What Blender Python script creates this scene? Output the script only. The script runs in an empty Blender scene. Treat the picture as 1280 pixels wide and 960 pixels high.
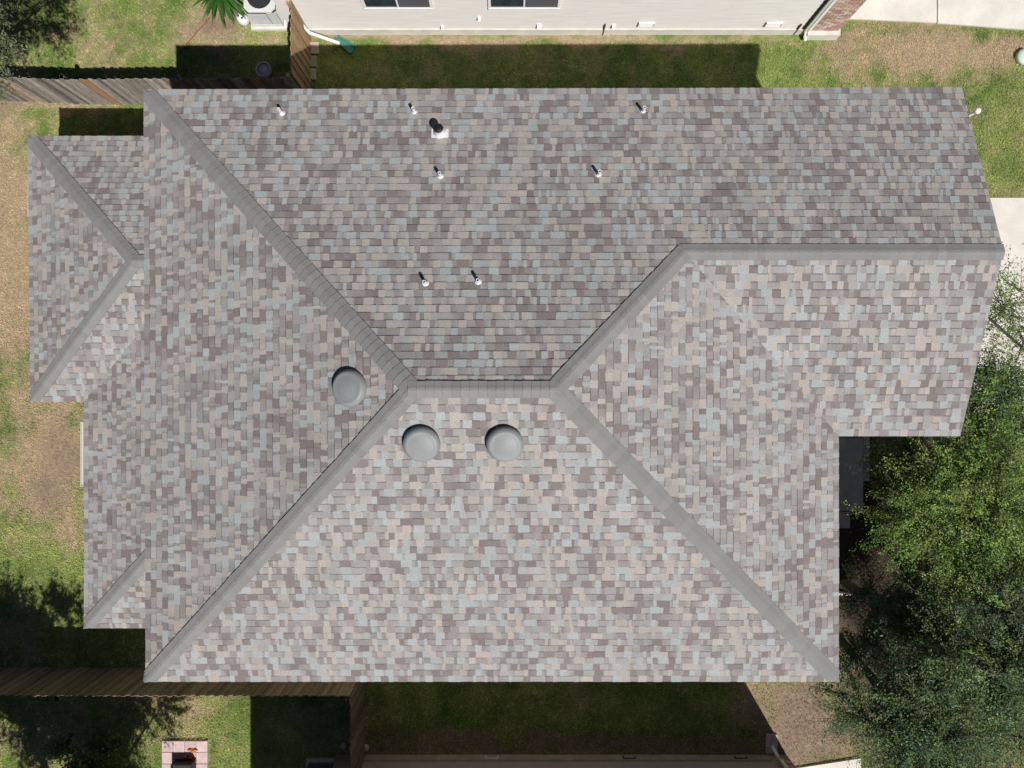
import bpy, math, random
import numpy as np
from mathutils import Vector, Matrix
random.seed(7); rng = np.random.default_rng(11)
S = bpy.context.scene; COL = S.collection
# ------------------------------------------------------------ camera, world, sun, exposure
H = 19.2; F = 890.0                      # camera height over the ground (m), focal length (px of a 1280 px wide frame)
cam = bpy.data.cameras.new('camera'); camo = bpy.data.objects.new('camera', cam); COL.objects.link(camo)
camo.location = (0, 0, H); camo.rotation_euler = (0, 0, 0)
cam.sensor_width = 36; cam.lens = F / 1280 * 36; cam.clip_start = 0.1; cam.clip_end = 2000
S.camera = camo
SUNV = Vector((0.36, -0.63, 1.0)).normalized()
w = bpy.data.worlds.new('World'); S.world = w; w.use_nodes = True
nt = w.node_tree; bg = nt.nodes['Background']
sky = nt.nodes.new('ShaderNodeTexSky'); sky.sky_type = 'NISHITA'; sky.sun_disc = False; sky.air_density = .55; sky.dust_density = .3; sky.ozone_density = 1.0; sky.altitude = 300
sky.sun_elevation = math.asin(SUNV.z); sky.sun_rotation = math.atan2(SUNV.x, SUNV.y)
nt.links.new(sky.outputs[0], bg.inputs[0]); bg.inputs[1].default_value = 0.05
sl = bpy.data.lights.new('sun', 'SUN'); sl.energy = 5.0; sl.angle = math.radians(0.5); sl.color = (1.0, 0.965, 0.915)
so = bpy.data.objects.new('sun', sl); COL.objects.link(so)
so.rotation_euler = (-SUNV).to_track_quat('-Z', 'Y').to_euler(); so.location = (10, -18, 30)
S.view_settings.view_transform = 'Standard'; S.view_settings.look = 'None'
S.view_settings.exposure = 0.0; S.view_settings.gamma = 1.0
S.render.engine = 'CYCLES'
S.render.resolution_x = 1024; S.render.resolution_y = 768

def P(px, py, z=0.0):
    k = (H - z) / F
    return Vector(((px - 640) * k, (480 - py) * k, z))

# ------------------------------------------------------------ helpers
WL = {}
def wloc(o):
    v = Vector((0, 0, 0))
    while o is not None:
        v += o.location; o = o.parent
    return v
def tag(o, label=None, cat=None, group=None, kind=None):
    if label: o['label'] = label
    if cat: o['category'] = cat
    if group: o['group'] = group
    if kind: o['kind'] = kind
    return o
def empty(name, loc, label=None, cat=None, group=None, kind=None, parent=None):
    o = bpy.data.objects.new(name, None); COL.objects.link(o); o.location = loc
    o.empty_display_size = 0.1
    if parent: o.parent = parent; o.location = Vector(loc) - wloc(parent)
    return tag(o, label, cat, group, kind)
class MB:
    def __init__(s): s.v = []; s.f = []; s.c = []; s.col = (1, 1, 1)
    def add(s, vs, fs, col=None):
        b = len(s.v); s.v += [tuple(p) for p in vs]; s.f += [tuple(i + b for i in f) for f in fs]
        c = col or s.col
        if isinstance(c, list): s.c += c
        else: s.c += [c] * len(vs)
        return s
    def box(s, x0, y0, z0, x1, y1, z1, col=None):
        vs = [(x0,y0,z0),(x1,y0,z0),(x1,y1,z0),(x0,y1,z0),(x0,y0,z1),(x1,y0,z1),(x1,y1,z1),(x0,y1,z1)]
        return s.add(vs, [(0,3,2,1),(4,5,6,7),(0,1,5,4),(1,2,6,5),(2,3,7,6),(3,0,4,7)], col)
    def bbox(s, x0, y0, z0, x1, y1, z1, b=0.01, col=None):   # box with chamfered top edge
        vs = [(x0,y0,z0),(x1,y0,z0),(x1,y1,z0),(x0,y1,z0),(x0,y0,z1-b),(x1,y0,z1-b),(x1,y1,z1-b),(x0,y1,z1-b),
              (x0+b,y0+b,z1),(x1-b,y0+b,z1),(x1-b,y1-b,z1),(x0+b,y1-b,z1)]
        return s.add(vs, [(0,3,2,1),(0,1,5,4),(1,2,6,5),(2,3,7,6),(3,0,4,7),(4,5,9,8),(5,6,10,9),(6,7,11,10),(7,4,8,11),(8,9,10,11)], col)
    def prism(s, poly, z0, z1, col=None):
        n = len(poly); vs = [(p[0],p[1],z0) for p in poly] + [(p[0],p[1],z1) for p in poly]
        return s.add(vs, [tuple(range(n))[::-1], tuple(range(n,2*n))] + [(i,(i+1)%n,n+(i+1)%n,n+i) for i in range(n)], col)
    def tube(s, pts, rad, n=8, cap=True, col=None):
        pts = [Vector(p) for p in pts]
        if not hasattr(rad, '__len__'): rad = [rad] * len(pts)
        vs = []; m = len(pts)
        for i, p in enumerate(pts):
            d = (pts[min(i+1, m-1)] - pts[max(i-1, 0)]); d = d.normalized() if d.length > 1e-6 else Vector((0,0,1))
            a = Vector((0,0,1)) if abs(d.z) < .9 else Vector((1,0,0))
            e1 = d.cross(a).normalized(); e2 = d.cross(e1)
            for k in range(n):
                t = 2*math.pi*k/n; vs.append(p + (e1*math.cos(t) + e2*math.sin(t)) * rad[i])
        fs = [(i*n+k, i*n+(k+1)%n, (i+1)*n+(k+1)%n, (i+1)*n+k) for i in range(m-1) for k in range(n)]
        if cap: fs += [tuple(range(n)), tuple(range((m-1)*n, m*n))[::-1]]
        return s.add(vs, fs, col)
    def lathe(s, c, prof, n=24, axis=None, col=None):
        c = Vector(c); vs = []
        M = Vector((0,0,1)).rotation_difference(Vector(axis)).to_matrix() if axis is not None else Matrix.Identity(3)
        for (r, z) in prof:
            for k in range(n):
                t = 2*math.pi*k/n; vs.append(c + M @ Vector((r*math.cos(t), r*math.sin(t), z)))
        m = len(prof)
        fs = [(i*n+k, i*n+(k+1)%n, (i+1)*n+(k+1)%n, (i+1)*n+k) for i in range(m-1) for k in range(n)]
        fs += [tuple(range(n))[::-1], tuple(range((m-1)*n, m*n))]
        return s.add(vs, fs, col)
    def mesh(s, name, mat, off=Vector((0,0,0)), smooth=False):
        me = bpy.data.meshes.new(name)
        ox, oy, oz = off
        me.from_pydata([(a-ox, b-oy, c-oz) for a, b, c in s.v], [], s.f)
        at = me.color_attributes.new('Col', 'FLOAT_COLOR', 'POINT')
        at.data.foreach_set('color', np.hstack([np.array(s.c, dtype=np.float32).reshape(-1,3), np.ones((len(s.c),1), np.float32)]).ravel())
        me.materials.append(mat)
        if smooth: me.polygons.foreach_set('use_smooth', [True]*len(me.polygons))
        me.update(); return me
    def build(s, name, mat, parent=None, smooth=False, **kw):
        off = wloc(parent) if parent else Vector((0,0,0))
        me = s.mesh(name, mat, off, smooth)
        o = bpy.data.objects.new(name, me); COL.objects.link(o)
        if parent: o.parent = parent
        return tag(o, **kw)
def np_mesh(name, V, FQ, C, mat, parent=None, origin=None, **kw):
    """V (n,3), FQ (m,k) faces all with k corners, C (n,3)"""
    off = np.array(wloc(parent)) if parent else np.zeros(3)
    me = bpy.data.meshes.new(name); m, k = FQ.shape
    me.vertices.add(len(V)); me.vertices.foreach_set('co', (V - off).astype(np.float32).ravel())
    me.loops.add(m*k); me.loops.foreach_set('vertex_index', FQ.astype(np.int32).ravel())
    me.polygons.add(m); me.polygons.foreach_set('loop_start', np.arange(0, m*k, k, dtype=np.int32))
    me.update(calc_edges=True)
    at = me.color_attributes.new('Col', 'FLOAT_COLOR', 'POINT')
    at.data.foreach_set('color', np.hstack([C, np.ones((len(C),1))]).astype(np.float32).ravel())
    me.materials.append(mat); me.validate()
    o = bpy.data.objects.new(name, me); COL.objects.link(o)
    if parent: o.parent = parent
    return tag(o, **kw)

# ------------------------------------------------------------ materials
def mat(name, base=None, attr=False, rough=.8, nscale=None, namt=.2, nstretch=(1,1,1), bump=0, bscale=60, metal=0,
        rnd=0, n2=None, n2amt=.15, transl=0, spec=.3, coords='Object'):
    m = bpy.data.materials.new(name); m.use_nodes = True; t = m.node_tree; N = t.nodes; L = t.links
    b = N['Principled BSDF']; b.inputs['Roughness'].default_value = rough; b.inputs['Metallic'].default_value = metal
    b.inputs['Specular IOR Level'].default_value = spec
    tc = N.new('ShaderNodeTexCoord'); mp = N.new('ShaderNodeMapping'); mp.inputs['Scale'].default_value = nstretch
    L.new(tc.outputs[coords], mp.inputs[0])
    oi = N.new('ShaderNodeObjectInfo')
    if rnd:
        cm = N.new('ShaderNodeCombineXYZ'); mu = N.new('ShaderNodeMath'); mu.operation = 'MULTIPLY'; mu.inputs[1].default_value = 37
        L.new(oi.outputs['Random'], mu.inputs[0])
        for i in range(3): L.new(mu.outputs[0], cm.inputs[i])
        L.new(cm.outputs[0], mp.inputs['Location'])
    if attr:
        a = N.new('ShaderNodeVertexColor'); a.layer_name = 'Col'; cur = a.outputs[0]
    else:
        a = N.new('ShaderNodeRGB'); a.outputs[0].default_value = (*base, 1); cur = a.outputs[0]
    def mul(cur, fac_out, lo, hi):
        mr = N.new('ShaderNodeMapRange'); mr.inputs[1].default_value = .25; mr.inputs[2].default_value = .75
        mr.inputs[3].default_value = lo; mr.inputs[4].default_value = hi; L.new(fac_out, mr.inputs[0])
        vm = N.new('ShaderNodeVectorMath'); vm.operation = 'SCALE'; L.new(cur, vm.inputs[0]); L.new(mr.outputs[0], vm.inputs['Scale'])
        return vm.outputs[0]
    for sc, am in ((nscale, namt), (n2, n2amt)):
        if sc:
            n = N.new('ShaderNodeTexNoise'); n.inputs['Scale'].default_value = sc; n.inputs['Detail'].default_value = 5
            L.new(mp.outputs[0], n.inputs['Vector']); cur = mul(cur, n.outputs['Fac'], 1-am, 1+am)
    if rnd:
        mr = N.new('ShaderNodeMapRange'); mr.inputs[3].default_value = 1-rnd; mr.inputs[4].default_value = 1+rnd
        L.new(oi.outputs['Random'], mr.inputs[0]); vm = N.new('ShaderNodeVectorMath'); vm.operation = 'SCALE'
        L.new(cur, vm.inputs[0]); L.new(mr.outputs[0], vm.inputs['Scale']); cur = vm.outputs[0]
    L.new(cur, b.inputs['Base Color'])
    if bump:
        n = N.new('ShaderNodeTexNoise'); n.inputs['Scale'].default_value = bscale; n.inputs['Detail'].default_value = 4
        L.new(mp.outputs[0], n.inputs['Vector']); bp = N.new('ShaderNodeBump'); bp.inputs['Strength'].default_value = bump
        bp.inputs['Distance'].default_value = .01; L.new(n.outputs['Fac'], bp.inputs['Height']); L.new(bp.outputs[0], b.inputs['Normal'])
    if transl:
        tr = N.new('ShaderNodeBsdfTranslucent'); L.new(cur, tr.inputs[0]); mx = N.new('ShaderNodeMixShader')
        mx.inputs[0].default_value = transl; L.new(b.outputs[0], mx.inputs[1]); L.new(tr.outputs[0], mx.inputs[2])
        L.new(mx.outputs[0], N['Material Output'].inputs[0])
    return m
M = {}
M['shingle'] = mat('asphalt_shingle', attr=True, rough=.95, nscale=55, namt=.24, n2=.8, n2amt=.07, bump=.3, bscale=160, spec=.15)
M['cap'] = mat('cap_shingle', attr=True, rough=.95, nscale=110, namt=.2, n2=1.0, n2amt=.03, bump=.3, bscale=160, spec=.15)
M['felt'] = mat('roof_underlay', (.05,.05,.052), rough=.95, nscale=5)
M['white'] = mat('white_paint', (.80,.80,.78), rough=.5, nscale=6, namt=.05)
M['fascia'] = mat('grey_fascia', (.42,.42,.43), rough=.6, nscale=8, namt=.08)
M['wall'] = mat('painted_wall', (.42,.38,.34), rough=.8, nscale=4, namt=.08)
M['siding'] = mat('lap_siding', (.73,.71,.685), rough=.7, nscale=2.2, namt=.10, nstretch=(.5,1,9), n2=30, n2amt=.05)
M['found'] = mat('foundation', (.62,.60,.55), rough=.9, nscale=3, namt=.12, n2=25, n2amt=.08, bump=.3)
M['found2'] = mat('tan_foundation', (.40,.34,.25), rough=.9, nscale=3, namt=.15, n2=25, n2amt=.1, bump=.3)
M['concrete'] = mat('concrete', (.66,.62,.565), rough=.9, nscale=1.5, namt=.13, n2=22, n2amt=.06, bump=.25, bscale=90)
M['path'] = mat('grey_path', (.30,.31,.32), rough=.9, nscale=3, namt=.2, n2=30, n2amt=.15, bump=.3)
M['ground'] = mat('soil_and_turf', attr=True, rough=1, nscale=14, namt=.25, n2=60, n2amt=.35, bump=.8, bscale=45, spec=.1)
M['grass'] = mat('grass_blade', attr=True, rough=.75, transl=.25, spec=.15)
M['leaf'] = mat('leaf', attr=True, rough=.5, transl=.25, spec=.3)
M['bark'] = mat('bark', (.16,.13,.10), rough=.95, nscale=8, namt=.3, nstretch=(1,1,.2), bump=.6, bscale=20)
M['woodgrey'] = mat('weathered_board', (.26,.225,.195), rough=.9, nscale=9, namt=.55, nstretch=(6,6,.5), n2=40, n2amt=.3, rnd=.5, bump=.4, bscale=30)
M['woodorange'] = mat('newer_board', (.34,.20,.11), rough=.85, nscale=9, namt=.25, nstretch=(6,6,.5), rnd=.12)
M['woodtan'] = mat('tan_board', (.33,.22,.12), rough=.85, nscale=9, namt=.3, nstretch=(6,6,.5), n2=40, n2amt=.15, rnd=.25)
M['woodbrown'] = mat('brown_board', (.215,.16,.11), rough=.88, nscale=9, namt=.3, nstretch=(6,6,.5), n2=40, n2amt=.15, rnd=.3)
M['ventgrey'] = mat('painted_steel', (.235,.246,.25), rough=.5, nscale=5, namt=.08, n2=40, n2amt=.05, spec=.3)
M['black'] = mat('black_metal', (.012,.012,.013), rough=.5)
M['pvc'] = mat('white_pipe', (.72,.72,.74), rough=.4, nscale=10, namt=.06)
M['lead'] = mat('lead_flashing', (.72,.72,.75), rough=.55, nscale=20, namt=.12)
M['glass'] = mat('window_glass', (.03,.045,.05), rough=.05, nscale=3, namt=.5, spec=.8)
M['screen'] = mat('window_screen', (.10,.10,.11), rough=.6, nscale=40, namt=.2)
M['green'] = mat('green_plastic', (.06,.20,.15), rough=.5, nscale=12, namt=.1)
M['brick'] = mat('brick', attr=True, rough=.9, nscale=14, namt=.2, n2=70, n2amt=.15, bump=.3)
M['mortar'] = mat('mortar', (.62,.57,.50), rough=.95, nscale=20, namt=.1)
M['acbody'] = mat('light_metal', (.62,.63,.62), rough=.5, nscale=5, namt=.06)
M['acdark'] = mat('blue_grey_metal', (.16,.18,.21), rough=.5, nscale=5, namt=.1)
M['dark'] = mat('dark_grille', (.03,.032,.035), rough=.6, nscale=12, namt=.1)
M['paver'] = mat('pink_paver', (.56,.43,.42), rough=.9, nscale=9, namt=.15, n2=50, n2amt=.1, rnd=.12, bump=.3)
M['paver2'] = mat('tan_paver', (.40,.34,.27), rough=.9, nscale=9, namt=.15, n2=50, n2amt=.1, rnd=.12, bump=.3)
M['orange'] = mat('orange_leaf', (.55,.16,.04), rough=.7)
M['lilac'] = mat('pale_plastic', (.50,.46,.55), rough=.5)
M['redcord'] = mat('red_cord', (.26,.09,.06), rough=.7)
M['palegreen'] = mat('pale_green_plastic', (.55,.68,.60), rough=.5)
M['stone'] = mat('pale_stone', (.50,.47,.43), rough=.9, nscale=20, namt=.2)

# ------------------------------------------------------------ noise for the ground colours
def vnoise(x, y, s, seed=0):
    x = x / s; y = y / s; xi = np.floor(x).astype(np.int64); yi = np.floor(y).astype(np.int64); fx = x - xi; fy = y - yi
    fx = fx*fx*(3-2*fx); fy = fy*fy*(3-2*fy)
    def h(a, b):
        n = (a*374761393 + b*668265263 + seed*974634777) & 0xffffffff
        n = ((n ^ (n >> 13)) * 1274126177) & 0xffffffff
        return ((n ^ (n >> 16)) & 0xffff) / 65535.0
    return (h(xi,yi)*(1-fx)+h(xi+1,yi)*fx)*(1-fy) + (h(xi,yi+1)*(1-fx)+h(xi+1,yi+1)*fx)*fy
def fbm(x, y, s, seed=0, o=4):
    r = 0; a = .5; t = 0
    for i in range(o): r = r + a*vnoise(x, y, s/2**i, seed+i*7); t += a; a *= .55
    return r / t
# dry or bare patches of the lawns: centre and radii (m), strength, kind
def E(px, py, rx, ry, s): p = P(px, py); return (p.x, p.y, rx/46.35, ry/46.35, s)
DRY = [E(0,250,60,140,1.1), E(20,360,60,120,1.05), E(95,45,45,16,.3), E(20,130,130,9,.9), E(60,590,46,80,1.3), E(50,505,80,40,.8),
       E(95,655,24,32,.9), E(5,600,40,130,.5), E(265,40,48,34,.85), E(1140,60,70,38,1.15), E(1250,70,48,18,1.1), E(1070,85,60,30,.35),
       E(500,48,170,8,1.15), E(720,48,170,8,1.15), E(900,50,120,7,.6), E(950,880,35,50,.6), E(1265,240,60,12,.4), E(240,900,40,40,.25),
       E(560,930,80,14,.7), E(470,935,30,15,.6), E(60,930,60,30,.6), E(160,870,120,20,.3), E(1060,55,30,20,.5), E(0,120,60,30,.8)]
BARE = [E(72,590,30,62,.75), E(1010,905,62,62,1.5), E(268,38,34,18,.9), E(200,60,8,3,.4), E(1100,700,80,260,1.3), E(760,935,240,16,.85), E(1160,880,140,110,1.0),
        E(150,46,22,3,.5), E(1050,50,14,14,.5), E(0,130,40,14,.7), E(600,60,80,14,.35), E(70,600,22,40,.35), E(480,930,30,25,.5)]
MULCH_SHADE = [E(1120,680,95,150,1), E(1200,800,130,130,1), E(1180,520,80,70,1)]  # mulch beds, coloured darker to include the shade under the right hand trees
def masks(x, y):
    wx = x + (fbm(x, y, .9, 3)-.5)*.9; wy = y + (fbm(x, y, .9, 9)-.5)*.9
    def acc(L):
        r = np.zeros_like(x)
        for (cx, cy, rx, ry, s) in L:
            d = np.sqrt(((wx-cx)/rx)**2 + ((wy-cy)/ry)**2); r = np.maximum(r, s*np.clip(1.35-d, 0, 1))
        return r
    n = fbm(x, y, .35, 21)*.6 + fbm(x, y, .10, 25)*.4
    dry = np.clip(acc(DRY)*1.15 + (n-.5)*2.2 + (fbm(x,y,2.2,5)-.5)*1.0, 0, 1)
    bare = np.clip(acc(BARE)*1.1 + (n-.55)*1.1*(acc(BARE) > .05), 0, 1)
    return dry, bare
GREEN = np.array([.20,.295,.075]); LIME = np.array([.40,.465,.15]); TAN = np.array([.62,.485,.315]); DIRT = np.array([.40,.30,.215])
def gcol(x, y):
    dry, bare = masks(x, y)
    g = np.clip(.5+(fbm(x, y, .45, 40)-.5)*2.0+(fbm(x, y, 3.0, 44)-.5)*1.2, 0, 1)[:,None]
    c = GREEN*(1-g) + LIME*g
    c = c*(1-dry[:,None]) + TAN*dry[:,None]
    c = c*(1-bare[:,None]) + DIRT*(.8+.5*fbm(x,y,.2,60)[:,None])*bare[:,None]
    mu = np.zeros_like(x)
    for (cx, cy, rx, ry, s) in MULCH_SHADE: mu = np.maximum(mu, np.clip((1.25-np.sqrt(((x-cx)/rx)**2+((y-cy)/ry)**2))*2.5, 0, 1)*s)
    mu = mu[:,None]; c = c*(1-mu) + np.array([.075,.06,.045])*mu; bare = np.maximum(bare, mu[:,0])
    return c, dry, bare
# ground: one sheet to the horizon, dense near the house
def axis(lim, step):
    a = list(np.arange(-lim, lim+1e-6, step)); out = [lim+.5, lim+2, lim+6, lim+20, lim+60, lim+200, 600]
    return np.array([-v for v in out[::-1]] + a + out)
xs = axis(16, .09); ys = axis(12.5, .09); gx, gy = np.meshgrid(xs, ys); nx, ny = len(xs), len(ys)
gz = (fbm(gx.ravel(), gy.ravel(), 3, 77)-.5)*.05 + (fbm(gx.ravel(), gy.ravel(), .25, 70)-.5)*.02
gz -= .02
V = np.stack([gx.ravel(), gy.ravel(), gz], 1); gc, _, _ = gcol(V[:,0], V[:,1])
i = np.arange(nx-1)[None,:] + np.arange(ny-1)[:,None]*nx; i = i.ravel()
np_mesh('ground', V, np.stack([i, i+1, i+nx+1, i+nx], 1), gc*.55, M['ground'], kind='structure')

# ------------------------------------------------------------ house: plan and levels
ZE = 5.5; ZL = 2.65                                            # upper and lower eave heights
X0, X1, Y0, Y1 = -7.08, 6.28, -5.72, 5.66; XW, YW = 8.65, -1.0  # main eaves; gable end and south eave of the wing
YR = -.09; ZR = 7.50; R1 = (-1.64, YR, ZR); R2 = (.70, YR, ZR)
YWR = 2.33; ZW = 6.66; W1 = (3.04, YWR, ZW); W2 = (XW, YWR, ZW)
A = (X0, Y1, ZE); B = (XW, Y1+.04, ZE); C = (XW-.03, YW, ZE); IC = (X1, YW, ZE); BR = (X1, Y0, ZE); BL = (X0+.04, Y0, ZE)
house = empty('house', (0,0,0), 'large two storey house seen from above under mottled grey and brown shingle hip roofs', 'house')
FOOT = [(-6.7,-5.35),(5.9,-5.35),(5.9,-.6),(8.3,-.6),(8.3,5.3),(-6.7,5.3)]
LOW1 = [(-10.9,0),(-6.75,0),(-6.75,5.4),(-10.9,5.4)]; LOW2 = [(-9.55,-5.3),(-6.75,-5.3),(-6.75,-.003),(-9.55,-.003)]
mb = MB(); mb.prism(FOOT, 0, ZE-.14); mb.prism(LOW1, 0, ZL-.14); mb.prism(LOW2, 0, ZL-.14)
mb.add([(8.3,-.6,ZE-.14),(8.3,5.3,ZE-.14),(8.3,YWR,ZW-.08),(8.18,-.6,ZE-.14),(8.18,5.3,ZE-.14),(8.18,YWR,ZW-.08)], [(0,1,2),(5,4,3),(0,2,5,3),(1,4,5,2)])
mb.build('wall', M['wall'], house)
def window(parent, x, y, z0, z1, wd, ax, sgn, panes=2, dark=None, fr=.06):
    """window on a wall; ax 'x' = wall runs along x at y (facing sgn*y), 'y' = wall runs along y at x"""
    def bx(mb, a0, a1, d0, d1, q0, q1):
        d0, d1 = sorted((sgn*d0, sgn*d1))
        if ax == 'x': mb.box(x+a0, y+d0, q0, x+a1, y+d1, q1)
        else: mb.box(x+d0, y+a0, q0, x+d1, y+a1, q1)
    h = wd/2; f = MB()
    bx(f, -h-fr, h+fr, .0, .045, z0-fr, z0); bx(f, -h-fr, h+fr, .0, .04, z1, z1+fr)
    bx(f, -h-fr, -h, .0, .035, z0, z1); bx(f, h, h+fr, .0, .035, z0, z1)
    if panes == 2: bx(f, -.02, .02, .0, .03, z0, z1)
    fo = f.build('window', M['white'], parent)
    for k in range(panes):
        g = MB(); a0 = -h + k*2*h/panes; bx(g, a0+.0, a0+2*h/panes, .004, .014, z0, z1)
        g.build('pane', M['screen'] if (dark is not None and k == dark) else M['glass'], fo)
    return fo
for x in (-5, -1.6, 1.5, 4.6):
    window(house, x, -5.35, 3.4, 4.7, 1.1, 'x', -1)
for x in (-4.5, 0, 3.5): window(house, x, 5.3, 3.4, 4.6, .9, 'x', 1)
window(house, 3, -5.35, .8, 2.1, 1.4, 'x', -1)
window(house, -10.9, 2.7, .9, 2.1, 1.6, 'y', -1)
gd = MB()
for k in range(4): gd.box(8.3, .4, .03+k*.53, 8.335, 4.6, .54+k*.53)
gd.build('garage_door', M['white'], house)

# ------------------------------------------------------------ roofs, shingle by shingle
EXPO = .143
def inside(poly, p, eps=0.0):
    c = False; n = len(poly)
    for i in range(n):
        a = poly[i]; b = poly[(i+1)%n]
        if (a[1] > p[1]) != (b[1] > p[1]) and p[0] < (b[0]-a[0])*(p[1]-a[1])/(b[1]-a[1]) + a[0]: c = not c
    return c
def clip(subj, win):
    out = subj; n = len(win)
    for i in range(n):
        a = win[i]; b = win[(i+1)%n]; inp = out; out = []
        if not inp: return []
        def sd(p): return (b[0]-a[0])*(p[1]-a[1]) - (b[1]-a[1])*(p[0]-a[0])
        for j in range(len(inp)):
            p = inp[j]; q = inp[(j+1)%len(inp)]; sp, sq = sd(p), sd(q)
            if sp >= 0: out.append(p)
            if (sp >= 0) != (sq >= 0):
                t = sp/(sp-sq); out.append((p[0]+(q[0]-p[0])*t, p[1]+(q[1]-p[1])*t))
    r = []
    for p in out:
        if not r or abs(p[0]-r[-1][0])+abs(p[1]-r[-1][1]) > 1e-5: r.append(p)
    if len(r) > 1 and abs(r[0][0]-r[-1][0])+abs(r[0][1]-r[-1][1]) < 1e-5: r.pop()
    return r
def parea(p): return .5*sum(p[i][0]*p[(i+1)%len(p)][1]-p[(i+1)%len(p)][0]*p[i][1] for i in range(len(p)))
BLUE = (.325,.342,.343); BEIGE = (.352,.324,.301); BROWN = (.196,.171,.166); GREY = (.285,.276,.272); DKG = (.225,.213,.211); MAUVE=(.256,.235,.231)
def jit(c, a=.05):
    k = 1+random.uniform(-a, a); return (c[0]*k, c[1]*k, c[2]*k)
def mixc(a, b, t): return tuple(a[i]*(1-t)+b[i]*t for i in range(3))
def shingle_plane(poly3, eave_a, eave_b, out):
    """fills a roof plane with courses of laminated tabs; out gets (projected area, verts, faces, colours)"""
    a = Vector(eave_a); b = Vector(eave_b); u = (b-a).normalized()
    q = [Vector(p) for p in poly3]
    n = Vector((0,0,0))
    for i in range(len(q)): n += (q[i]-q[0]).cross(q[(i+1)%len(q)]-q[0])
    n.normalize(); n = n if n.z > 0 else -n
    v = n.cross(u); 
    if v.z < 0: v = -v
    uv = [((p-a).dot(u), (p-a).dot(v)) for p in q]
    if parea(uv) < 0: uv = uv[::-1]
    u0 = min(p[0] for p in uv); u1 = max(p[0] for p in uv); v1 = max(p[1] for p in uv)
    lo = min(p[1] for p in uv)
    k = 0
    while lo + k*EXPO < v1:
        va = lo + k*EXPO; vb = va + EXPO; k += 1
        x = u0 - random.uniform(0, .3); sk = random.uniform(-.006, .006); tooth = random.random() < .5
        drift = random.random()
        while x < u1:
            r = random.random()
            wd = random.choice((.06,.09,.11,.13,.15,.17,.20)) if tooth else random.choice((.05,.08,.10,.13,.16,.22))
            sk2 = random.uniform(-.010, .012)
            r = (random.random()*.8 + vnoise(np.array([x*1.0]), np.array([va*3.0+n.x*50]), .5, 13)[0]*.45 - .12)
            if tooth: base = BLUE if r < .34 else BEIGE if r < .62 else BROWN if r < .80 else GREY if r < .92 else MAUVE
            else: base = DKG if r < .13 else GREY if r < .44 else MAUVE if r < .62 else BEIGE if r < .76 else BROWN if r < .87 else BLUE
            base = jit(base, .07); other = jit(random.choice((GREY, DKG, base, base, MAUVE)), .05)
            t = .0095 if tooth else .0035
            cell = [(x+sk, va), (x+wd+sk2, va), (x+wd-sk2*.3, vb), (x-sk*.3, vb)]
            sk = sk2; x += wd
            ins = [inside(uv, c) for c in cell]
            if all(ins): pl = cell
            else:
                pl = clip(uv, cell)
                if len(pl) < 3 or parea(pl) < 2e-4: tooth = not tooth; continue
            m = len(pl); vs = []; cs = []
            for (pu, pv) in pl:
                fr = (pv-va)/EXPO; hh = .004 + t*(1-fr*.85) + .004*(1-fr)
                vs.append(a + u*pu + v*pv + n*hh)
                c = base if tooth else mixc(base, other, min(1, max(0, (pu-x+wd)/wd)))
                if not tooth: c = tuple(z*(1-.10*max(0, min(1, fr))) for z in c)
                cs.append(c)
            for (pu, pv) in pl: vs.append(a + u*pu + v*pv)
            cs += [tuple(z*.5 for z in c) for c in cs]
            fs = [tuple(range(m))] + [(i, m+i, m+(i+1)%m, (i+1)%m) for i in range(m)]
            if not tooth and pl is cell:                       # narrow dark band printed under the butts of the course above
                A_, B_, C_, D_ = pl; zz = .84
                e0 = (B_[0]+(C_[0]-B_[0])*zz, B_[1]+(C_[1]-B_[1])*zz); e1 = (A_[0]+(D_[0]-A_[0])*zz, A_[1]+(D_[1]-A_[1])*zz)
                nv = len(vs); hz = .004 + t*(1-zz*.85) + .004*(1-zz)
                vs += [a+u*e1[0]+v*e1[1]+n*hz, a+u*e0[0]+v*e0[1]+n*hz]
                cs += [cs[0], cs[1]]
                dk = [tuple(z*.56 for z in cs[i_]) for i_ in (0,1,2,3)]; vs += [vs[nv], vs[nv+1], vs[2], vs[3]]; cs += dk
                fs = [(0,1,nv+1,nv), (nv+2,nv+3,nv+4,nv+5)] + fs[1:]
            ar = abs(parea([((p.x*F/(H-p.z)), (p.y*F/(H-p.z))) for p in vs[:m]]))
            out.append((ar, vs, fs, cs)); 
            tooth = (not tooth) if random.random() < .86 else tooth
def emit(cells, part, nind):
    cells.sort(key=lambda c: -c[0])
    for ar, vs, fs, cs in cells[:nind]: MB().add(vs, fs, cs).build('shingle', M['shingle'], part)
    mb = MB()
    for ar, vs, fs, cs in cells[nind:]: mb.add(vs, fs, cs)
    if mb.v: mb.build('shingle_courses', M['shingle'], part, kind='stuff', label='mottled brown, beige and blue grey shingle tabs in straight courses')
def deck(mb, poly3, t=.05):
    q = [Vector(p) - Vector((0,0,.008)) for p in poly3]; n = len(q); vs = [p for p in q] + [p - Vector((0,0,t)) for p in q]
    mb.add(vs, [tuple(range(n)), tuple(range(n, 2*n))[::-1]] + [(i, (i+1)%n, n+(i+1)%n, n+i) for i in range(n)])
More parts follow.
